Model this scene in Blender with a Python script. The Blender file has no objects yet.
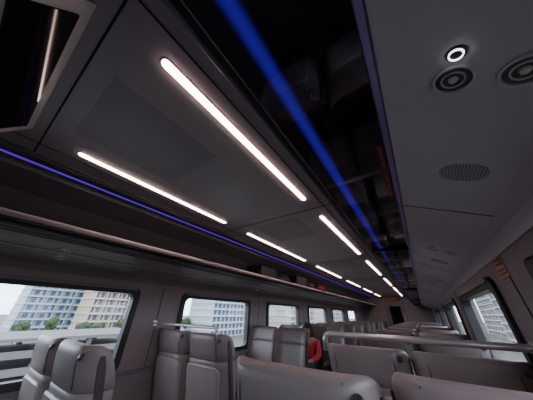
import bpy, bmesh, math, random
from mathutils import Vector, Matrix
random.seed(4)
scene = bpy.context.scene
COL = scene.collection

# ------------------------------------------------------------------ materials
def mat(name, col, rough=0.5, metal=0.0, var=0.06, scale=8.0, bump=0.0, bscale=200.0, spec=0.5, coat=0.0):
    m = bpy.data.materials.new(name); m.use_nodes = True
    nt = m.node_tree; b = nt.nodes['Principled BSDF']
    b.inputs['Roughness'].default_value = rough
    b.inputs['Metallic'].default_value = metal
    b.inputs['Specular IOR Level'].default_value = spec
    b.inputs['Coat Weight'].default_value = coat
    tc = nt.nodes.new('ShaderNodeTexCoord')
    n = nt.nodes.new('ShaderNodeTexNoise'); n.inputs['Scale'].default_value = scale
    nt.links.new(tc.outputs['Object'], n.inputs['Vector'])
    r = nt.nodes.new('ShaderNodeMix'); r.data_type = 'RGBA'
    c = Vector(col)
    r.inputs['A'].default_value = (*(c*(1-var)), 1)
    r.inputs['B'].default_value = (*(c*(1+var)), 1)
    nt.links.new(n.outputs['Fac'], r.inputs['Factor'])
    nt.links.new(r.outputs['Result'], b.inputs['Base Color'])
    if bump > 0:
        n2 = nt.nodes.new('ShaderNodeTexNoise'); n2.inputs['Scale'].default_value = bscale
        nt.links.new(tc.outputs['Object'], n2.inputs['Vector'])
        bp = nt.nodes.new('ShaderNodeBump'); bp.inputs['Strength'].default_value = bump
        bp.inputs['Distance'].default_value = 0.002
        nt.links.new(n2.outputs['Fac'], bp.inputs['Height'])
        nt.links.new(bp.outputs['Normal'], b.inputs['Normal'])
    return m

def emis(name, col, s):
    m = bpy.data.materials.new(name); m.use_nodes = True
    nt = m.node_tree; nt.nodes.clear()
    o = nt.nodes.new('ShaderNodeOutputMaterial'); e = nt.nodes.new('ShaderNodeEmission')
    e.inputs['Color'].default_value = (*col, 1); e.inputs['Strength'].default_value = s
    nt.links.new(e.outputs[0], o.inputs[0]); return m

def led_glow(name, col, s, half):
    """led strip with its soft glow painted in: brightest along its centre line, fading to its edges (local x)"""
    m = emis(name, col, s); nt = m.node_tree
    e = [n for n in nt.nodes if n.type == 'EMISSION'][0]
    tc = nt.nodes.new('ShaderNodeTexCoord'); sp = nt.nodes.new('ShaderNodeSeparateXYZ'); nt.links.new(tc.outputs['Object'], sp.inputs[0])
    ab = nt.nodes.new('ShaderNodeMath'); ab.operation = 'ABSOLUTE'; nt.links.new(sp.outputs['X'], ab.inputs[0])
    mr = nt.nodes.new('ShaderNodeMapRange'); mr.interpolation_type = 'SMOOTHERSTEP'
    mr.inputs['From Min'].default_value = 0; mr.inputs['From Max'].default_value = half
    mr.inputs['To Min'].default_value = s; mr.inputs['To Max'].default_value = s*.02
    nt.links.new(ab.outputs[0], mr.inputs['Value']); nt.links.new(mr.outputs[0], e.inputs['Strength'])
    return m

def glass(name, tint, rough=0.02, base=.03, top=.8):
    m = bpy.data.materials.new(name); m.use_nodes = True
    nt = m.node_tree; nt.nodes.clear()
    o = nt.nodes.new('ShaderNodeOutputMaterial')
    t = nt.nodes.new('ShaderNodeBsdfTransparent'); t.inputs['Color'].default_value = (*tint, 1)
    g = nt.nodes.new('ShaderNodeBsdfGlossy'); g.inputs['Roughness'].default_value = rough
    g.inputs['Color'].default_value = (.8, .8, .8, 1)
    f = nt.nodes.new('ShaderNodeLayerWeight'); f.inputs['Blend'].default_value = .5
    pw = nt.nodes.new('ShaderNodeMath'); pw.operation = 'POWER'; pw.inputs[1].default_value = 4.5
    nt.links.new(f.outputs['Facing'], pw.inputs[0])
    ml = nt.nodes.new('ShaderNodeMath'); ml.operation = 'MULTIPLY_ADD'; ml.inputs[1].default_value = top; ml.inputs[2].default_value = base
    nt.links.new(pw.outputs[0], ml.inputs[0])
    mx = nt.nodes.new('ShaderNodeMixShader')
    nt.links.new(ml.outputs[0], mx.inputs[0]); nt.links.new(t.outputs[0], mx.inputs[1]); nt.links.new(g.outputs[0], mx.inputs[2])
    nt.links.new(mx.outputs[0], o.inputs[0]); return m

def perforated(name, col, hole, pitch, slats=False):
    m = mat(name, col, 0.45)
    nt = m.node_tree; b = nt.nodes['Principled BSDF']
    tc = nt.nodes.new('ShaderNodeTexCoord'); sc = nt.nodes.new('ShaderNodeVectorMath'); sc.operation = 'SCALE'
    sc.inputs['Scale'].default_value = 1.0/pitch
    nt.links.new(tc.outputs['Object'], sc.inputs[0])
    fr = nt.nodes.new('ShaderNodeVectorMath'); fr.operation = 'FRACTION'; nt.links.new(sc.outputs[0], fr.inputs[0])
    su = nt.nodes.new('ShaderNodeVectorMath'); su.operation = 'SUBTRACT'; su.inputs[1].default_value = (.5, .5, 0)
    nt.links.new(fr.outputs[0], su.inputs[0])
    mu = nt.nodes.new('ShaderNodeVectorMath'); mu.operation = 'MULTIPLY'; mu.inputs[1].default_value = (0 if slats else 1, 1, 0)
    nt.links.new(su.outputs[0], mu.inputs[0])
    ln = nt.nodes.new('ShaderNodeVectorMath'); ln.operation = 'LENGTH'; nt.links.new(mu.outputs[0], ln.inputs[0])
    lt = nt.nodes.new('ShaderNodeMath'); lt.operation = 'LESS_THAN'; lt.inputs[1].default_value = 0.32
    nt.links.new(ln.outputs['Value'], lt.inputs[0])
    mx = nt.nodes.new('ShaderNodeMix'); mx.data_type = 'RGBA'
    mx.inputs['A'].default_value = (*col, 1); mx.inputs['B'].default_value = (*hole, 1)
    nt.links.new(lt.outputs[0], mx.inputs['Factor']); nt.links.new(mx.outputs['Result'], b.inputs['Base Color'])
    return m

def facade(name, wall, glassc, sx, sz):
    m = mat(name, wall, 0.6)
    nt = m.node_tree; b = nt.nodes['Principled BSDF']
    tc = nt.nodes.new('ShaderNodeTexCoord')
    sep = nt.nodes.new('ShaderNodeSeparateXYZ'); nt.links.new(tc.outputs['Object'], sep.inputs[0])
    add = nt.nodes.new('ShaderNodeMath'); add.operation = 'ADD'
    nt.links.new(sep.outputs['X'], add.inputs[0]); nt.links.new(sep.outputs['Y'], add.inputs[1])
    def band(src, step, lo, hi):
        d = nt.nodes.new('ShaderNodeMath'); d.operation = 'DIVIDE'; d.inputs[1].default_value = step
        nt.links.new(src, d.inputs[0])
        f = nt.nodes.new('ShaderNodeMath'); f.operation = 'FRACT'; nt.links.new(d.outputs[0], f.inputs[0])
        g = nt.nodes.new('ShaderNodeMath'); g.operation = 'GREATER_THAN'; g.inputs[1].default_value = lo
        l = nt.nodes.new('ShaderNodeMath'); l.operation = 'LESS_THAN'; l.inputs[1].default_value = hi
        nt.links.new(f.outputs[0], g.inputs[0]); nt.links.new(f.outputs[0], l.inputs[0])
        p = nt.nodes.new('ShaderNodeMath'); p.operation = 'MULTIPLY'
        nt.links.new(g.outputs[0], p.inputs[0]); nt.links.new(l.outputs[0], p.inputs[1]); return p.outputs[0]
    a = band(add.outputs[0], sx, .18, .82); c = band(sep.outputs['Z'], sz, .2, .85)
    p = nt.nodes.new('ShaderNodeMath'); p.operation = 'MULTIPLY'
    nt.links.new(a, p.inputs[0]); nt.links.new(c, p.inputs[1])
    mx = nt.nodes.new('ShaderNodeMix'); mx.data_type = 'RGBA'
    mx.inputs['A'].default_value = (*wall, 1); mx.inputs['B'].default_value = (*glassc, 1)
    nt.links.new(p.outputs[0], mx.inputs['Factor']); nt.links.new(mx.outputs['Result'], b.inputs['Base Color'])
    return m

M_ceil = mat('ceiling_panel', (.46, .415, .45), .38, bump=.05)
M_cove = mat('upper_cove', (.20, .175, .20), .5)
M_seam = mat('seam_dark', (.02, .02, .02), .8)
M_trimg = mat('trim_grey', (.18, .17, .175), .35)
M_bezel = mat('display_housing', (.60, .57, .58), .35)
M_perf = perforated('perforated_panel', (.45, .405, .44), (.20, .18, .19), .010)
M_perf2 = perforated('perforated_vent', (.40, .39, .41), (.03, .03, .03), .0075)
M_wall = mat('wall_plastic', (.26, .220, .226), .5, bump=.05)
M_floor = mat('floor_carpet', (.06, .052, .054), .9, bump=.4)
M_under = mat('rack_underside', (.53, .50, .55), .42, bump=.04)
M_under2 = mat('rack_underside_shaded', (.22, .195, .205), .38, bump=.04)  # left rack's copy of the underside, with its shade put into the colour
M_rail = mat('satin_rail_lit', (.66, .54, .53), .40, .2)
M_chrome = mat('brushed_steel', (.66, .62, .61), .3, .7)
M_violet = mat('edge_violet_glint', (.30, .20, .48), .35, .5)  # violet led reflection painted into the right edge's metal colour
M_lring = mat('light_ring', (.72, .71, .72), .3, .3)
M_dkmetal = mat('dark_metal', (.05, .05, .055), .35, .6)
M_mid = mat('speaker_mesh', (.08, .08, .085), .5)
M_black = mat('black_gloss', (.008, .008, .009), .04, spec=.25)
M_frame = mat('window_rubber', (.02, .02, .022), .5)
M_leather = mat('grey_leather', (.250, .202, .195), .36, bump=.3, bscale=350, var=.12)
M_leather2 = mat('brown_grey_leather', (.095, .075, .071), .42, bump=.3, bscale=350, var=.12)
M_shell = mat('light_seat_shell', (.36, .305, .30), .4)
M_edge = mat('seat_edge_dark', (.06, .05, .048), .45)
M_pad = mat('armrest_black', (.05, .05, .05), .5)
M_strip = emis('strip_lens', (1.0, .70, .63), 18.0)
M_blue = led_glow('blue_led', (.075, .010, .70), 3.2, .048)
M_blue2 = led_glow('blue_led_dim', (.17, .05, .85), .62, .030)
M_ring = emis('ring_led', (.9, .95, 1.0), 4.0)
M_smoke = glass('smoked_glass', (.28, .27, .33), .02, base=.07, top=.75)
M_win = glass('window_glass', (.95, .97, .99), .0, base=.015, top=.5)
M_red = mat('red_print', (.65, .04, .04), .5)
M_brown = mat('sign_print', (.22, .05, .03), .5)

# ------------------------------------------------------------------ helpers
def newobj(name, me, mats, parent=None, loc=(0, 0, 0), rot=(0, 0, 0), kind=None, label=None, category=None, group=None, smooth=False):
    o = bpy.data.objects.new(name, me); COL.objects.link(o)
    for m in (mats if isinstance(mats, (list, tuple)) else [mats]):
        if me is not None and m is not None: me.materials.append(m)
    o.location = loc; o.rotation_euler = rot
    if parent: o.parent = parent
    if kind: o['kind'] = kind
    if label: o['label'] = label
    if category: o['category'] = category
    if group: o['group'] = group
    if smooth and me is not None:
        for p in me.polygons: p.use_smooth = True
    return o

def bm_box(bm, x0, x1, y0, y1, z0, z1, mi=0):
    vs = [bm.verts.new((x, y, z)) for x in (x0, x1) for y in (y0, y1) for z in (z0, z1)]
    for q in ((0, 1, 3, 2), (4, 6, 7, 5), (0, 4, 5, 1), (2, 3, 7, 6), (0, 2, 6, 4), (1, 5, 7, 3)):
        f = bm.faces.new([vs[i] for i in q]); f.material_index = mi

def bm_mesh(name, fn):
    bm = bmesh.new(); fn(bm)
    bmesh.ops.recalc_face_normals(bm, faces=bm.faces)
    me = bpy.data.meshes.new(name); bm.to_mesh(me); bm.free(); return me

def boxes(name, lst):
    def f(bm):
        for b in lst: bm_box(bm, *b)
    return bm_mesh(name, f)

def bevel(o, w, s=2):
    m = o.modifiers.new('bevel', 'BEVEL'); m.width = w; m.segments = s; m.limit_method = 'ANGLE'; return o

def loft(name, secs, n=32, e=4.0, wp=3):
    def f(bm):
        rings = []
        for (cx, cy, cz, hw, ht, wing) in secs:
            r = []
            for i in range(n):
                a = 2*math.pi*i/n; ca, sa = math.cos(a), math.sin(a)
                x = hw*math.copysign(abs(ca)**(2/e), ca); y = ht*math.copysign(abs(sa)**(2/e), sa)
                y += wing*(abs(x)/max(hw, 1e-4))**wp
                r.append(bm.verts.new((cx+x, cy+y, cz)))
            rings.append(r)
        for a, b in zip(rings, rings[1:]):
            for i in range(n):
                bm.faces.new((a[i], a[(i+1) % n], b[(i+1) % n], b[i])).smooth = True
        bm.faces.new(rings[0][::-1]); bm.faces.new(rings[-1])
    me = bm_mesh(name, f)
    return me

def tube(name, pts, r, n=14):
    def f(bm):
        P = [Vector(p) for p in pts]; rings = []
        for i, p in enumerate(P):
            d = (P[min(i+1, len(P)-1)]-P[max(i-1, 0)]).normalized()
            up = Vector((0, 1, 0)) if abs(d.y) < .9 else Vector((0, 0, 1))
            a = d.cross(up).normalized(); b = d.cross(a).normalized()
            rings.append([bm.verts.new(p+r*(a*math.cos(t)+b*math.sin(t))) for t in [2*math.pi*k/n for k in range(n)]])
        for a, b in zip(rings, rings[1:]):
            for i in range(n): bm.faces.new((a[i], a[(i+1) % n], b[(i+1) % n], b[i]))
        bm.faces.new(rings[0]); bm.faces.new(rings[-1])
    me = bm_mesh(name, f)
    for p in me.polygons: p.use_smooth = len(p.vertices) == 4
    return me

def rrect(w, h, r, n=6):
    out = []
    for cx, cy, a0 in ((w/2-r, h/2-r, 0), (-w/2+r, h/2-r, 90), (-w/2+r, -h/2+r, 180), (w/2-r, -h/2+r, 270)):
        for k in range(n+1):
            a = math.radians(a0+90*k/n); out.append((cx+r*math.cos(a), cy+r*math.sin(a)))
    return out

def disc_stack(name, prof, n=28):
    def f(bm):
        rings = [[bm.verts.new((r*math.cos(2*math.pi*k/n), r*math.sin(2*math.pi*k/n), z)) for k in range(n)] for r, z in prof]
        for a, b in zip(rings, rings[1:]):
            for i in range(n): bm.faces.new((a[i], a[(i+1) % n], b[(i+1) % n], b[i]))
        bm.faces.new(rings[0]); bm.faces.new(rings[-1])
    return bm_mesh(name, f)

CW = 1.5; Y0 = -2.4; Y1 = 13.3; HZ = 2.2

# ------------------------------------------------------------------ structure
newobj('floor', boxes('floor', [(-CW-.1, CW+.1, Y0-.1, Y1+.1, -.1, 0)]), M_floor, kind='structure')

WZ0, WZ1 = .80, 1.49
wins = [(-.2+2.01*k, 1.2+2.01*k) for k in range(-1, 8)]
wins = [w for w in wins if w[0] > Y0 and w[1] < Y1-.5]
for side, s in (('left', -1), ('right', 1)):
    xa, xb = (s*CW, s*(CW+.09)); xa, xb = min(xa, xb), max(xa, xb)
    L = [(xa, xb, Y0, Y1, 0, WZ0), (xa, xb, Y0, Y1, WZ1, 1.9)]
    prev = Y0
    for a, b in wins:
        L.append((xa, xb, prev, a, WZ0, WZ1)); prev = b
    L.append((xa, xb, prev, Y1, WZ0, WZ1))
    newobj('wall_'+side, boxes('wall_'+side, L), M_wall, kind='structure')
newobj('wall_back', boxes('wb', [(-CW-.09, CW+.09, Y0-.09, Y0, 0, 2.3)]), M_wall, kind='structure')
newobj('wall_end', boxes('we', [(-CW-.09, -.45, Y1, Y1+.09, 0, 2.3), (.45, CW+.09, Y1, Y1+.09, 0, 2.3), (-.45, .45, Y1, Y1+.09, 2.0, 2.3)]), M_wall, kind='structure')
d = newobj('door_1', boxes('door', [(-.45, .45, Y1+.03, Y1+.06, 0, 2.0)]), M_trimg, kind='structure')
newobj('door_glass', boxes('dg', [(-.25, .25, Y1+.015, Y1+.028, .9, 1.75)]), M_black, parent=d)
newobj('door_handle', tube('dh', [(.35, Y1-.02, .95), (.35, Y1-.02, 1.35)], .012), M_chrome, parent=d)

prof = [(-1.5, 1.72), (-1.5, 1.86), (-1.42, 1.98), (-1.22, 2.09), (-.95, 2.155), (-.94, 2.185), (-.765, 2.185), (-.76, HZ)]
def fceil(bm):
    P = prof + [(-x, z) for x, z in prof[::-1]]
    a = [bm.verts.new((x, Y0, z)) for x, z in P]; b = [bm.verts.new((x, Y1, z)) for x, z in P]
    n = len(P)
    for i in range(n-1):
        f = bm.faces.new((a[i], b[i], b[i+1], a[i+1]))
        xm = abs(P[i][0]+P[i+1][0])/2
        f.material_index = 1 if xm > .75 else 0
    a2 = [bm.verts.new((x, y, 2.36)) for x, y in ((-1.6, Y0), (1.6, Y0), (1.6, Y1), (-1.6, Y1))]
    bm.faces.new(a2)
newobj('ceiling', bm_mesh('ceiling', fceil), [M_ceil, M_cove], kind='structure')

tn = 1
def trim(me, m, smooth=False):
    global tn
    newobj('trim_%d' % tn, me, m, kind='structure'); tn += 1
seams = [-.08, 1.66, 3.92, 6.3, 8.6, 10.9]
for y in seams:
    trim(boxes('s', [(-.755, .755, y-.004, y+.004, HZ-.003, HZ+.001)]), M_seam)
for s in (-1, 1):
    trim(boxes('s', [(s*.60-.003, s*.60+.003, Y0, Y1, HZ-.003, HZ+.001)]), M_seam)
    trim(boxes('s', [(s*.745-.010, s*.745+.010, Y0, Y1, HZ-.010, HZ+.001)]), M_trimg)
    x = s*(CW-.02)
    trim(boxes('s', [(x-.02, x+.02, Y0, Y1, .745, .775)]), M_trimg)
    for a, b in wins:
        yy = b+.305
        trim(boxes('s', [(s*CW-.003, s*CW+.003, yy-.003, yy+.003, .78, 1.62)]), M_seam)

wn = 1
def win_mesh(w, h):
    def f(bm):
        o = rrect(w+.065, h+.065, .075); i = rrect(w-.06, h-.06, .07)
        n = len(o); L = []
        for xx, ring in ((0, o), (.02, o), (.02, i), (-.05, i)):
            L.append([bm.verts.new((xx, p[0], p[1])) for p in ring])
        for a, b in zip(L, L[1:]):
            for k in range(n): bm.faces.new((a[k], a[(k+1) % n], b[(k+1) % n], b[k]))
    return bm_mesh('window_frame', f)
for s in (-1, 1):
    for a, b in wins:
        w = newobj('window_%d' % wn, win_mesh(b-a, WZ1-WZ0), M_frame, loc=(s*CW, (a+b)/2, (WZ0+WZ1)/2), rot=(0, 0, math.pi if s > 0 else 0), kind='structure')
        newobj('glass_pane', boxes('gp', [(-.048, -.042, -(b-a)/2+.001, (b-a)/2-.001, -(WZ1-WZ0)/2+.001, (WZ1-WZ0)/2-.001)]), M_win, parent=w)
        newobj('blind_cassette', boxes('bc', [(.0, .03, -(b-a)/2+.02, (b-a)/2-.02, (WZ1-WZ0)/2+.005, (WZ1-WZ0)/2+.035)]), M_trimg, parent=w)
        wn += 1

for i, y in enumerate(seams):
    newobj('ventilation_grille', boxes('vg', [(-.28, .28, 0, .62, -.002, 0)]), M_perf, loc=(-.02, y+.09, HZ), label='grey perforated air grille flush in the ceiling', category='vent', group='ceiling air grilles')

# ------------------------------------------------------------------ ceiling lights
spans = [(.09, 1.46), (1.86, 3.62), (4.20, 5.95), (6.55, 8.25), (8.9, 10.55), (11.2, 12.85)]
def pill(w, l, z0, z1, name, r=None):
    def f(bm):
        P = rrect(w, l, r or (w/2-.0005), 8)
        a = [bm.verts.new((x, y, z0)) for x, y in P]; b = [bm.verts.new((x*.9, y-math.copysign(.003, y), z1)) for x, y in P]
        n = len(P)
        for k in range(n): bm.faces.new((a[k], a[(k+1) % n], b[(k+1) % n], b[k]))
        bm.faces.new(a); bm.faces.new(b)
    return bm_mesh(name, f)
for a, b in spans:
    for s in (-1, 1):
        r = newobj('ceiling_light', pill(.052, b-a+.016, 0, -.003, 'bezel'), M_trimg, loc=(s*.495, (a+b)/2, HZ), label='long slim warm-white light bar recessed in the ceiling', category='light', group='ceiling light bars')
        newobj('light_lens', pill(.040, b-a, -.0035, -.008, 'lens'), M_strip, parent=r)
for s in (-1, 1):
    hw = .048 if s > 0 else .030
    newobj('led_strip', boxes('led', [(-hw, hw, Y0+.01, Y1-.01, -.006, 0)]), M_blue if s > 0 else M_blue2, loc=(s*.85, 0, 2.183), label='violet-blue led strip along the ceiling edge', category='light', group='blue ceiling led strips')

# ------------------------------------------------------------------ luggage racks
def plate(name, pts, y0, y1):
    def f(bm):
        a = [bm.verts.new((x, y0, z)) for x, z in pts]; b = [bm.verts.new((x, y1, z)) for x, z in pts]
        n = len(pts)
        for k in range(n): bm.faces.new((a[k], a[(k+1) % n], b[(k+1) % n], b[k]))
        bm.faces.new(a); bm.faces.new(b)
    return bm_mesh(name, f)
def ring_mesh(R, r, h):
    n = 28
    def f(bm):
        L = [[bm.verts.new((q*math.cos(2*math.pi*k/n), q*math.sin(2*math.pi*k/n), z)) for k in range(n)] for q, z in ((R, 0), (R*.97, -h), (r, -h), (r*.97, 0))]
        for a, b in zip(L, L[1:]+L[:1]):
            for k in range(n): bm.faces.new((a[k], a[(k+1) % n], b[(k+1) % n], b[k]))
    return bm_mesh('ring', f)
for s in (-1, 1):
    rk = bpy.data.objects.new('luggage_rack', None); COL.objects.link(rk); rk.location = (0, 0, 0)
    rk['label'] = 'long overhead luggage rack with satin rail and smoked glass shelf'; rk['category'] = 'luggage rack'; rk['group'] = 'overhead luggage racks'
    newobj('rail', tube('rail', [(s*.86, Y0+.02, 1.815), (s*.86, Y1-.02, 1.815)], .019 if s < 0 else .010), M_rail if s < 0 else M_trimg, parent=rk)  # window light on the left rail, shade on the right, put into their colours
    newobj('rail_support', boxes('rs', [(min(s*.875, s*.885), max(s*.875, s*.885), Y0+.02, Y1-.02, 1.785, 1.80)]), M_dkmetal, parent=rk)
    newobj('glass_shelf', boxes('gs', [(min(s*.89, s*1.15), max(s*.89, s*1.15), Y0+.02, Y1-.02, 1.795, 1.803)]), M_smoke, parent=rk)
    newobj('underside_panel', plate('up', [(s*1.16, 1.80), (s*1.165, 1.785), (s*1.44, 1.655), (s*1.475, 1.63), (s*1.495, 1.58), (s*1.495, 1.82), (s*1.16, 1.82)], Y0+.02, Y1-.02), M_under if s > 0 else M_under2, parent=rk)
    newobj('edge_trim', boxes('et', [(min(s*1.146, s*1.160), max(s*1.146, s*1.160), Y0+.02, Y1-.02, 1.782, 1.82)]), M_violet if s > 0 else M_chrome, parent=rk, label='thin satin metal edge')
    if s < 0:
        for k in range(5):
            xx = -.93-.045*k
            newobj('slat', boxes('sl', [(xx-.014, xx+.014, Y0+.02, Y1-.02, 1.765, 1.785)]), M_dkmetal if k % 2 == 0 else M_trimg, parent=rk)
        newobj('panel_lip', plate('pl', [(-1.30, 1.7205), (-1.31, 1.716), (-1.312, 1.708), (-1.298, 1.712)], Y0+.02, Y1-.02), M_chrome, parent=rk)
    for y in [-1.5+3.44*k for k in range(5)]:
        newobj('bracket', plate('br', [(s*.87, 1.80), (s*.87, 1.785), (s*1.0, 1.77), (s*1.15, 1.765), (s*1.15, 1.80)], y-.008, y+.008), M_dkmetal, parent=rk)
    for y in [-.33+1.43*k for k in range(10)]:
        newobj('panel_seam', plate('ps', [(s*1.168, 1.7845), (s*1.44, 1.656), (s*1.44, 1.6535), (s*1.168, 1.782)], y-.003, y+.003), M_seam, parent=rk)
    def onpanel(name, me, m, ax, y, off=0.0, label=None):
        ang = math.atan(.13/.275)
        z = 1.785-(ax-1.165)/.275*.13
        return newobj(name, me, m, parent=rk, loc=(s*ax, y, z+off), rot=(0, s*ang, 0), label=label)
    for k in range(8):
        y = .405+1.43*k
        onpanel('reading_light', disc_stack('rl', [(.001, -.004), (.009, -.004), (.015, -.002), (.015, .004)]), M_dkmetal, 1.283, y-.058)
        onpanel('reading_light_ring', ring_mesh(.0115, .0092, .006), M_ring if (k == 0 and s > 0) else M_lring, 1.283, y-.058, label='ring-shaped lamp face')
        if s > 0 or k % 2 == 0:
            for ax, yy in ((1.283, y), (1.37, y+.01)):
                onpanel('speaker', ring_mesh(.0335, .0295, .005), M_lring, ax, yy)
                onpanel('speaker', disc_stack('sp', [(.001, -.0005), (.029, -.0005), (.029, .003)]), M_mid, ax, yy)
                onpanel('speaker', ring_mesh(.020, .0170, .003), M_lring, ax, yy)
                onpanel('speaker', disc_stack('sp', [(.001, -.006), (.006, -.005), (.010, .003)]), M_lring, ax, yy)
        if s > 0:
            onpanel('air_grille', pill(.115, .105, 0, -.002, 'ag', .046), M_perf2, 1.33, y+.37)

# ------------------------------------------------------------------ display in the ceiling
dp = newobj('information_display', plate('dh', [(-.16+.0, 0), (-.30, -.19), (-.34, -.20), (-.62, -.02), (-.62, 0)], -.47, .47), M_bezel,
            loc=(0, .03, HZ-.002), rot=(0, 0, math.pi/2), label='wide ceiling-mounted passenger display with switched-off black screen', category='display')
def fs(bm):
    p0 = Vector((-.16, 0, 0)); p1 = Vector((-.30, 0, -.19)); d = (p1-p0); nrm = Vector((.19, 0, -.14)).normalized()
    q0 = p0+d*.16; q1 = p0+d*.88
    V = []
    for off in (0, .006):
        for q, y in ((q0, -.41), (q0, .41), (q1, .41), (q1, -.41)):
            v = q+nrm*off; V.append(bm.verts.new((v.x, y, v.z)))
    bm.faces.new(V[:4]); bm.faces.new(V[4:])
    for k in range(4): bm.faces.new((V[k], V[(k+1) % 4], V[4+(k+1) % 4], V[4+k]))
newobj('screen', bm_mesh('screen', fs), M_black, parent=dp)

# ------------------------------------------------------------------ seats (template meshes)
ME = {}
def yc(z): return .215 + (z-.41)/(.93-.41)*(.112-.215) if z < .93 else .112+(z-.93)/.2*(.064-.112)
ME['back'] = loft('seat_back', [(0, .215, .40, .15, .03, 0), (0, .215, .41, .235, .06, .03), (0, yc(.55), .55, .260, .06, .06), (0, yc(.75), .75, .264, .055, .09), (0, yc(.90), .90, .264, .052, .098), (0, yc(.935), .935, .264, .051, .10), (0, yc(.94), .94, .258, .046, .10)], n=48, e=6, wp=6)
ME['head'] = loft('head', [(0, yc(.941), .941, .258, .046, .10), (0, yc(.948), .948, .265, .052, .10), (0, yc(1.0), 1.0, .266, .053, .10), (0, yc(1.06), 1.06, .266, .051, .09), (0, yc(1.10), 1.10, .264, .046, .078), (0, yc(1.12), 1.122, .260, .040, .068), (0, .063, 1.136, .253, .032, .055), (0, .063, 1.145, .243, .022, .04), (0, .063, 1.149, .225, .010, .02)], n=48, e=6, wp=6)
ME['cush'] = loft('cushion', [(0, .42, .36, .20, .20, 0), (0, .42, .37, .23, .25, 0), (0, .42, .44, .238, .255, 0), (0, .41, .475, .22, .24, 0), (0, .41, .485, .18, .2, 0)])
def fshell(bm):
    P = rrect(.42, .46, .05, 5)
    def pt(x, z, off):
        return (x, yc(z)-.056-off+.02*(abs(x)/.25)**4, z)
    a = [bm.verts.new(pt(x, .67+y, -.02)) for x, y in P]; b = [bm.verts.new(pt(x, .67+y, .004)) for x, y in P]
    c = [bm.verts.new(pt(x*.94, .67+y*.95, .012)) for x, y in P]
    n = len(P)
    for u, v in ((a, b), (b, c)):
        for k in range(n): bm.faces.new((u[k], u[(k+1) % n], v[(k+1) % n], v[k]))
    bm.faces.new(c); bm.faces.new(a)
ME['shell'] = bm_mesh('shell', fshell)
def fedge(s):
    def f(bm):
        zs = [.50+.05*k for k in range(13)]; rings = []
        for z in zs:
            y = yc(z)+.055
            t = .020 if z > .55 else .014
            if z > 1.07: t = .010
            rings.append([bm.verts.new(p) for p in ((s*.258, y-t, z), (s*.2685, y-t, z), (s*.2685, y+t, z), (s*.258, y+t, z))])
        for a, b in zip(rings, rings[1:]):
            for i in range(4): bm.faces.new((a[i], a[(i+1) % 4], b[(i+1) % 4], b[i]))
        bm.faces.new(rings[0]); bm.faces.new(rings[-1])
    return bm_mesh('edge', f)
ME['edgeL'] = fedge(-1); ME['edgeR'] = fedge(1)
def fpipe(s):
    pts = []
    for z in (.955, 1.0, 1.05, 1.09, 1.12, 1.135):
        ht = .053 if z < 1.07 else (.046 if z < 1.11 else .034)
        x = s*.185
        y = (yc(z) if z < 1.13 else .063) - ht*(1-(.185/.264)**6)**(1/6) + .09*(.185/.264)**6
        pts.append((x, y, z))
    return tube('pipe', pts, .003, 8)
ME['pipeL'] = fpipe(-1); ME['pipeR'] = fpipe(1)
ME['arm'] = loft('arm', [(0, .40, .60, .006, .15, 0), (0, .40, .61, .010, .18, 0), (0, .40, .635, .011, .185, 0), (0, .40, .648, .008, .17, 0)])
ME['armleg'] = boxes('al', [(-.008, .008, .26, .34, .40, .605)])
ME['ped'] = boxes('ped', [(-.04, .04, .30, .52, .02, .36), (-.16, .16, .22, .60, 0, .03), (-.19, .19, .2, .6, .33, .365)])
ME['hook'] = disc_stack('hook', [(.001, .014), (.008, .014), (.013, .011), (.017, .004), (.018, 0)])
for k in ('back', 'head', 'cush'): ME[k].materials.append(M_leather)
ME['back2'] = ME['back'].copy(); ME['head2'] = ME['head'].copy(); ME['cush2'] = ME['cush'].copy()
for k in ('back2', 'head2', 'cush2'): ME[k].materials.clear(); ME[k].materials.append(M_leather2)
ME['shell'].materials.append(M_shell); ME['arm'].materials.append(M_pad); ME['armleg'].materials.append(M_dkmetal)
ME['ped'].materials.append(M_dkmetal); ME['hook'].materials.append(M_dkmetal)
for k in ('edgeL', 'edgeR', 'pipeL', 'pipeR'): ME[k].materials.append(M_edge)

def seat(x, y, face, dark=False, zs=.98):
    e = bpy.data.objects.new('passenger_seat', None); COL.objects.link(e)
    e.location = (x, y, 0); e.rotation_euler = (0, 0, 0 if face > 0 else math.pi); e.scale = (1, 1, zs)
    e['label'] = (('dark brown-grey' if dark else 'mauve-grey') + ' leather train seat with winged headrest, facing ' + ('forwards' if face > 0 else 'backwards'))
    e['category'] = 'seat'; e['group'] = 'train seats'
    sfx = '2' if dark else ''
    def part(n, me, loc=(0, 0, 0), rot=(0, 0, 0)):
        o = bpy.data.objects.new(n, me); COL.objects.link(o); o.parent = e; o.location = loc; o.rotation_euler = rot; return o
    part('backrest', ME['back'+sfx]); part('headrest', ME['head'+sfx]); part('seat_cushion', ME['cush'+sfx])
    part('side_trim', ME['edgeL']); part('side_trim', ME['edgeR'])
    if y < 3: part('piping', ME['pipeL']); part('piping', ME['pipeR'])
    part('back_shell', ME['shell']); part('pedestal', ME['ped'])
    xo = -.262 if (x > 0) == (face > 0) else .262
    a = part('armrest', ME['arm'], (xo, 0, 0)); b = bpy.data.objects.new('armrest_post', ME['armleg']); COL.objects.link(b); b.parent = a
    part('hook', ME['hook'], (.222, yc(1.10)-.030, 1.10), (math.pi/2-.25, 0, 0))
    return e
XA, XW = .685, 1.229
seat(XA-.01, .69, 1, zs=1.0); seat(XW, .74, 1, zs=1.01); seat(XA, 1.72, 1, zs=.97); seat(XW, 1.72, 1, zs=.97)
for k in range(12):
    y = 2.72+.98*k
    if y < 12.3:
        seat(XA, y, 1, True); seat(XW, y, 1, k % 3 != 1)
for y in (.50, 1.50):
    seat(-XA, y, 1); seat(-XW, y, 1)
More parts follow.
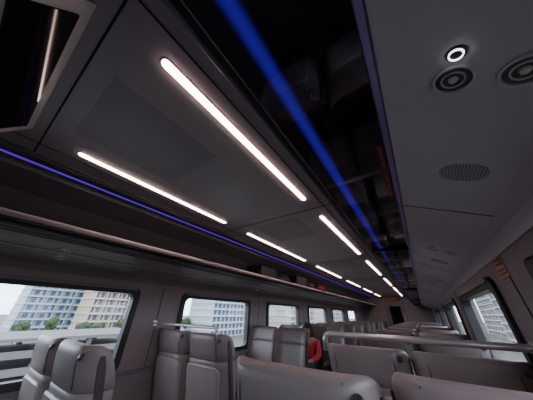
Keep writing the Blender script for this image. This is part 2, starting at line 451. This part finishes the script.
for k in range(10):
    y = 3.45+1.0*k
    seat(-XA, y, -1, True, .965); seat(-XW, y, -1, True, .965)

# ------------------------------------------------------------------ grab rails behind the seats
for s, yy in ((-1, 1.492), (1, 1.70)):
    gp = newobj('grab_rail', tube('tr', [(-s*.50, 0, 1.08), (-s*.498, 0, 1.15), (-s*.49, 0, 1.168), (-s*.47, 0, 1.178), (s*.48, 0, 1.178), (s*.535, 0, 1.178)], .018 if s > 0 else .013), M_chrome, loc=(s*.96, yy, 0))
    gp['label'] = 'slim steel grab rail fixed across behind the seat backs'; gp['category'] = 'rail'; gp['group'] = 'grab rails'
    newobj('wall_flange', tube('fl', [(s*.532, 0, 1.178), (s*.54, 0, 1.178)], .03), M_chrome, parent=gp)

# ------------------------------------------------------------------ luggage
def suitcase(x, y, z, L, W, H, m, label, rz=0):
    b = newobj('suitcase', boxes('sc', [(-W/2, W/2, -L/2, L/2, 0, H)]), m, loc=(x, y, z), rot=(0, 0, rz), label=label, category='suitcase')
    bevel(b, .03, 3)
    newobj('handle', tube('h', [(-.0, -L/2, H*.35), (0, -L/2-.03, H*.4), (0, -L/2-.03, H*.6), (0, -L/2, H*.65)], .008), M_pad, parent=b)
    newobj('zipper', boxes('z', [(-W/2-.002, W/2+.002, -L/2-.002, L/2+.002, H*.48, H*.52)]), M_dkmetal, parent=b)
    for sx in (-1, 1):
        newobj('wheel', tube('w', [(sx*W*.35-.008, L/2+.012, .03), (sx*W*.35+.008, L/2+.012, .03)], .018), M_pad, parent=b)
    return b
def bag(x, y, z, L, W, H, m, label, rz=0):
    me = loft('bag', [(0, 0, 0, W*.42, L*.42, 0), (0, 0, .01, W*.5, L*.5, 0), (0, 0, H*.5, W*.5, L*.49, 0), (0, 0, H*.8, W*.42, L*.42, 0), (0, 0, H*.95, W*.28, L*.34, 0), (0, 0, H, W*.12, L*.25, 0)], e=3)
    b = newobj('travel_bag', me, m, loc=(x, y, z), rot=(0, 0, rz), label=label, category='bag')
    newobj('strap', tube('st', [(0, -L*.2, H*.93), (0, -L*.15, H+.04), (0, 0, H+.06), (0, L*.15, H+.04), (0, L*.2, H*.93)], .009), M_pad, parent=b)
    return b
M_bagk = mat('bag_black', (.02, .02, .025), .6, bump=.3)
M_bagr = mat('bag_red', (.25, .02, .03), .6, bump=.3)
M_bagn = mat('bag_navy', (.02, .03, .07), .6, bump=.3)
RZ = 1.822
suitcase(-1.10, 3.05, RZ, .52, .34, .20, M_bagk, 'black cabin suitcase lying on the luggage rack')
bag(-1.10, 3.65, RZ, .45, .34, .19, M_bagn, 'navy soft travel bag on the luggage rack')
suitcase(-1.08, 4.30, RZ, .5, .34, .21, M_bagk, 'dark hard suitcase lying on the luggage rack')
bag(-1.10, 4.95, RZ, .5, .32, .19, M_bagk, 'black duffel bag on the luggage rack')
bag(-1.08, 5.7, RZ, .45, .32, .20, M_bagr, 'dark red travel bag on the rack')
suitcase(1.12, 1.75, RZ, .5, .32, .18, M_bagk, 'black suitcase on the rack above the smoked glass')
bag(1.10, 2.4, RZ, .42, .3, .16, M_bagr, 'dark red travel bag on the rack')
suitcase(1.10, 3.1, RZ, .55, .32, .18, M_bagn, 'navy suitcase lying on the luggage rack')

# ------------------------------------------------------------------ signs
sg = newobj('warning_label', boxes('wl', [(-.010, .010, -.20, .20, -.0015, 0)]), M_dkmetal, loc=(1.130, .80, 1.794), label='narrow strip of small red warning print on the rack glass', category='sign')
for k in range(30):
    if k in (6, 11, 19, 24): continue
    y = -.19+k*.0128
    newobj('red_lettering', boxes('wt', [(-.006, .003, y, y+.007, -.003, -.0016)]), M_red, parent=sg)
sg = newobj('emergency_sign', boxes('es', [(-.003, 0, -.075, .075, -.055, .055)]), mat('sign_plate', (.50, .26, .15), .5), loc=(1.499, 1.56, 1.535), label='small brownish-orange emergency notice plate on the window pillar', category='sign')
for L in [(-.005, -.0031, -.06, -.02, 0, .04), (-.005, -.0031, -.01, .06, .028, .036), (-.005, -.0031, -.01, .05, .008, .016), (-.005, -.0031, -.06, .05, -.02, -.014), (-.005, -.0031, -.06, .04, -.038, -.032)]:
    newobj('print_block', boxes('ep', [L]), M_brown, parent=sg)
sg = newobj('end_wall_screen', boxes('ews', [(-.3, .3, -.04, 0, -.08, .08)]), M_black, loc=(0, Y1-.001, 2.09), label='small passenger information screen above the end door', category='screen')
newobj('screen_face', boxes('ewf', [(-.27, .27, -.043, -.0405, -.06, .06)]), emis('screen_amber', (.8, .25, .12), .08), parent=sg)

for a, b in wins[1:6]:
    h = newobj('coat_hook', tube('ch', [(0, 0, 0), (.03, 0, -.004), (.04, 0, -.025), (.045, 0, -.005)], .005), M_chrome, loc=(-1.5, b+.2, 1.45), label='small steel coat hook on the window pillar', category='hook', group='coat hooks')
    newobj('hook_plate', boxes('hp', [(0, .004, -.012, .012, -.02, .02)]), M_trimg, parent=h)

# ------------------------------------------------------------------ seated person
def skinned(name, verts, edges, radii, m, parent=None, root=0):
    me = bpy.data.meshes.new(name); me.from_pydata(verts, edges, [])
    o = newobj(name, me, m, parent=parent)
    sk = o.modifiers.new('skin', 'SKIN'); sk.use_smooth_shade = True
    for i, r in enumerate(radii): me.skin_vertices[0].data[i].radius = (r, r) if not isinstance(r, tuple) else r
    me.skin_vertices[0].data[root].use_root = True
    ss = o.modifiers.new('sub', 'SUBSURF'); ss.levels = 2; ss.render_levels = 2
    return o
M_skin = mat('skin', (.32, .18, .13), .5); M_hair = mat('hair', (.02, .015, .012), .6)
M_shirt = mat('shirt_red', (.40, .012, .035), .7); M_jean = mat('trousers_dark', (.03, .035, .06), .8)
V = [(0, 0, .54), (0, .03, .70), (0, .05, .86), (0, .04, .93), (0, .01, .99), (0, 0, 1.05), (0, .0, 1.10),
     (.09, -.02, .53), (.11, -.25, .53), (.11, -.43, .50), (.11, -.42, .28), (.11, -.42, .08), (.11, -.54, .045),
     (-.09, -.02, .53), (-.11, -.25, .53), (-.11, -.43, .50), (-.11, -.42, .28), (-.11, -.42, .08), (-.11, -.54, .045),
     (.17, .05, .86), (.21, -.03, .68), (.14, -.2, .62), (.10, -.27, .61),
     (-.17, .05, .86), (-.21, -.03, .68), (-.14, -.2, .62), (-.10, -.27, .61)]
E = [(0, 1), (1, 2), (2, 3), (3, 4), (4, 5), (5, 6), (0, 7), (7, 8), (8, 9), (9, 10), (10, 11), (11, 12), (0, 13), (13, 14), (14, 15), (15, 16), (16, 17), (17, 18),
     (2, 19), (19, 20), (20, 21), (21, 22), (2, 23), (23, 24), (24, 25), (25, 26)]
R = [.12, .11, .11, .05, .06, .085, .06, .085, .075, .055, .05, .035, .03, .085, .075, .055, .05, .035, .03, .05, .04, .03, .02, .05, .04, .03, .02]
pr = skinned('person', V, E, R, M_skin)
pr.location = (-.79, 4.13, 0); pr['label'] = 'seated person in a red top and dark trousers'; pr['category'] = 'person'
skinned('red_top', [V[i] for i in (0, 1, 2, 19, 20, 21, 23, 24, 25)], [(0, 1), (1, 2), (2, 3), (3, 4), (4, 5), (2, 6), (6, 7), (7, 8)], [.135, .125, .122, .062, .052, .04, .062, .052, .04], M_shirt, parent=pr)
skinned('trousers', [V[i] for i in (0, 7, 8, 9, 10, 11, 13, 14, 15, 16, 17)], [(0, 1), (1, 2), (2, 3), (3, 4), (4, 5), (0, 6), (6, 7), (7, 8), (8, 9), (9, 10)], [.125, .095, .085, .066, .06, .045, .095, .085, .066, .06, .045], M_jean, parent=pr)
newobj('hair', loft('hair', [(0, .04, .90, .07, .04, 0), (0, .045, .98, .095, .06, 0), (0, .03, 1.06, .10, .075, 0), (0, .02, 1.10, .098, .095, 0), (0, .02, 1.15, .075, .075, 0), (0, .02, 1.17, .03, .03, 0)], e=2), M_hair, parent=pr)
for sx in (-1, 1):
    newobj('eye', disc_stack('eye', [(.001, 0), (.009, .001), (.010, .004)], 12), M_hair, parent=pr, loc=(sx*.03, -.078, 1.06), rot=(-math.pi/2, 0, 0))
    for k in range(5):
        bx = sx*(.10-.018*k*.6)
        newobj('finger', tube('fg', [(bx, -.27, .615), (bx, -.31+.004*abs(k-2), .612), (bx, -.33+.006*abs(k-2), .598)], .008), M_skin, parent=pr)
newobj('nose', loft('nose', [(0, -.085, 1.02, .010, .008, 0), (0, -.088, 1.03, .013, .014, 0), (0, -.080, 1.06, .006, .008, 0)], e=2), M_skin, parent=pr)

# ------------------------------------------------------------------ outside
newobj('ground', boxes('ground', [(-600, 600, -300, 900, -9.2, -9)]), mat('asphalt', (.09, .10, .085), .9, var=.3, scale=.05), kind='structure')
def building(x, y, w, d, z1, wall, gl, label, fl=3.1, bay=3.6, rz=0):
    z0 = -9
    wall = tuple(c*.5 for c in wall); gl = tuple(c*.22 for c in gl)
    b = newobj('apartment_building', boxes('bd', [(-w/2, w/2, -d/2, d/2, 0, z1-z0)]), facade('facade', wall, gl, bay, fl), loc=(x, y, z0), rot=(0, 0, rz), label=label, category='building')
    L = []
    k = 1
    while k*fl < z1-z0:
        L.append((-w/2-1.0, w/2+1.0, -d/2-.6, d/2+.6, k*fl-.2, k*fl+.2)); k += 1
    newobj('balcony_slabs', boxes('bs', L), mat('slab', tuple(c*1.5 for c in wall), .6), parent=b)
    L = []
    yy = -d/2
    while yy <= d/2:
        L.append((-w/2-.9, w/2+.9, yy-.2, yy+.2, 0, z1-z0)); yy += bay*2
    newobj('balcony_dividers', boxes('bf', L), mat('divider', tuple(c*1.2 for c in wall), .6), parent=b)
    newobj('roof_plant', boxes('rp', [(-w/4, w/4, -d/4, d/4, z1-z0, z1-z0+3)]), mat('plant', (.35, .35, .35), .7), parent=b)
    return b
building(-150, 30, 18, 20, 40, (.56, .62, .70), (.2, .40, .62), 'tall bluish-white apartment tower with balconies', bay=2.7, fl=3.0)
building(-122, 43, 14, 13, 30, (.66, .56, .46), (.2, .30, .42), 'slim beige apartment tower with balconies', bay=2.2, fl=2.9)
building(-128, 63, 14, 20, 34, (.60, .64, .70), (.2, .38, .55), 'white high-rise with close-set balconies', bay=2.4, fl=3.2)
building(-90, 92, 16, 34, 26, (.62, .67, .74), (.22, .42, .64), 'white balconied residential block', bay=2.8, fl=2.9)
building(-75, 140, 20, 40, 22, (.70, .68, .66), (.25, .4, .55), 'pale residential block beyond the tracks')
building(-80, 230, 24, 60, 30, (.7, .7, .7), (.3, .42, .55), 'distant pale tower block')
building(38, 120, 18, 40, 16, (.62, .62, .64), (.2, .28, .38), 'grey-white block beside the line', bay=2.8, fl=2.9)
building(50, 210, 22, 60, 30, (.66, .66, .68), (.25, .32, .4), 'distant grey tower block')
pk = newobj('parking_deck', boxes('pk', [(-8, 8, -30, 30, z, z+.4) for z in (0, 2.0, 4.0, 6.0)]+[(7.7, 8.0, -30, 30, z+.4, z+.9) for z in (2.0, 4.0)]), mat('concrete', (.11, .11, .115), .8), loc=(-56, -2, -9), label='low open concrete parking deck with several levels', category='parking garage')
newobj('column', boxes('pc', [(-7.6, -7, -29+6*k, -28.3+6*k, 0, 6) for k in range(10)]+[(7, 7.6, -29+6*k, -28.3+6*k, 0, 6) for k in range(10)]), mat('conc2', (.08, .08, .08), .8), parent=pk)
M_leaf = mat('leaves', (.03, .055, .018), .8, var=.4, scale=3); M_trunk = mat('trunk', (.12, .08, .05), .9)
def treemesh():
    def f(bm):
        for k in range(9):
            a = random.random()*6.28; r = random.uniform(0, 1.6)
            mm = Matrix.Translation((r*math.cos(a), r*math.sin(a), 4.6+random.uniform(-1.2, 1.4)))
            bmesh.ops.create_icosphere(bm, subdivisions=3, radius=random.uniform(.7, 1.3), matrix=mm)
        for v in bm.verts: v.co += Vector((random.uniform(-.15, .15), random.uniform(-.15, .15), random.uniform(-.15, .15)))
    return bm_mesh('crown', f)
TM = treemesh(); TM.materials.append(M_leaf); TK = tube('tk', [(0, 0, 0), (.1, 0, 2), (0, .1, 4.5)], .22); TK.materials.append(M_trunk)
for k in range(9):
    t = bpy.data.objects.new('tree', TK); COL.objects.link(t); t.location = (-98-4*math.sin(k*2.3), 16+7.0*k, -9); t.scale = (1, 1, 1.0+.15*math.sin(k*1.7))
    t['label'] = 'leafy green street tree'; t['category'] = 'tree'; t['group'] = 'street trees'
    c = bpy.data.objects.new('crown', TM); COL.objects.link(c); c.parent = t; c.rotation_euler = (0, 0, k)

# ------------------------------------------------------------------ world + camera
w = bpy.data.worlds.new('world'); scene.world = w; w.use_nodes = True
nt = w.node_tree; bg = nt.nodes['Background']
tc = nt.nodes.new('ShaderNodeTexCoord'); sp = nt.nodes.new('ShaderNodeSeparateXYZ'); nt.links.new(tc.outputs['Generated'], sp.inputs[0])
cr = nt.nodes.new('ShaderNodeValToRGB'); nt.links.new(sp.outputs['Z'], cr.inputs[0])
cr.color_ramp.elements[0].position = 0.0; cr.color_ramp.elements[0].color = (.74, .85, 1.0, 1)
cr.color_ramp.elements[1].position = .6; cr.color_ramp.elements[1].color = (.74, .73, .80, 1)
nt.links.new(cr.outputs[0], bg.inputs[0]); bg.inputs[1].default_value = 7.0

X = Vector((326, -106, -197)).normalized(); F = Vector((157, 117, 197)).normalized()
F = (F-X*F.dot(X)).normalized(); Vv = X.cross(F)
if Vv.y > 0: Vv = -Vv
right = Vector((X.x, F.x, Vv.x)); down = Vector((X.y, F.y, Vv.y)); fwd = Vector((X.z, F.z, Vv.z))
cam = bpy.data.cameras.new('camera'); co = bpy.data.objects.new('camera', cam); COL.objects.link(co)
cam.sensor_width = 36; cam.lens = 36*197/533; cam.clip_start = .02; cam.clip_end = 2000
mw = Matrix.Identity(4)
for i in range(3):
    mw[i][0] = right[i]; mw[i][1] = -down[i]; mw[i][2] = -fwd[i]
mw[0][3], mw[1][3], mw[2][3] = 1.10, 0.0, 1.30
co.matrix_world = mw
scene.camera = co
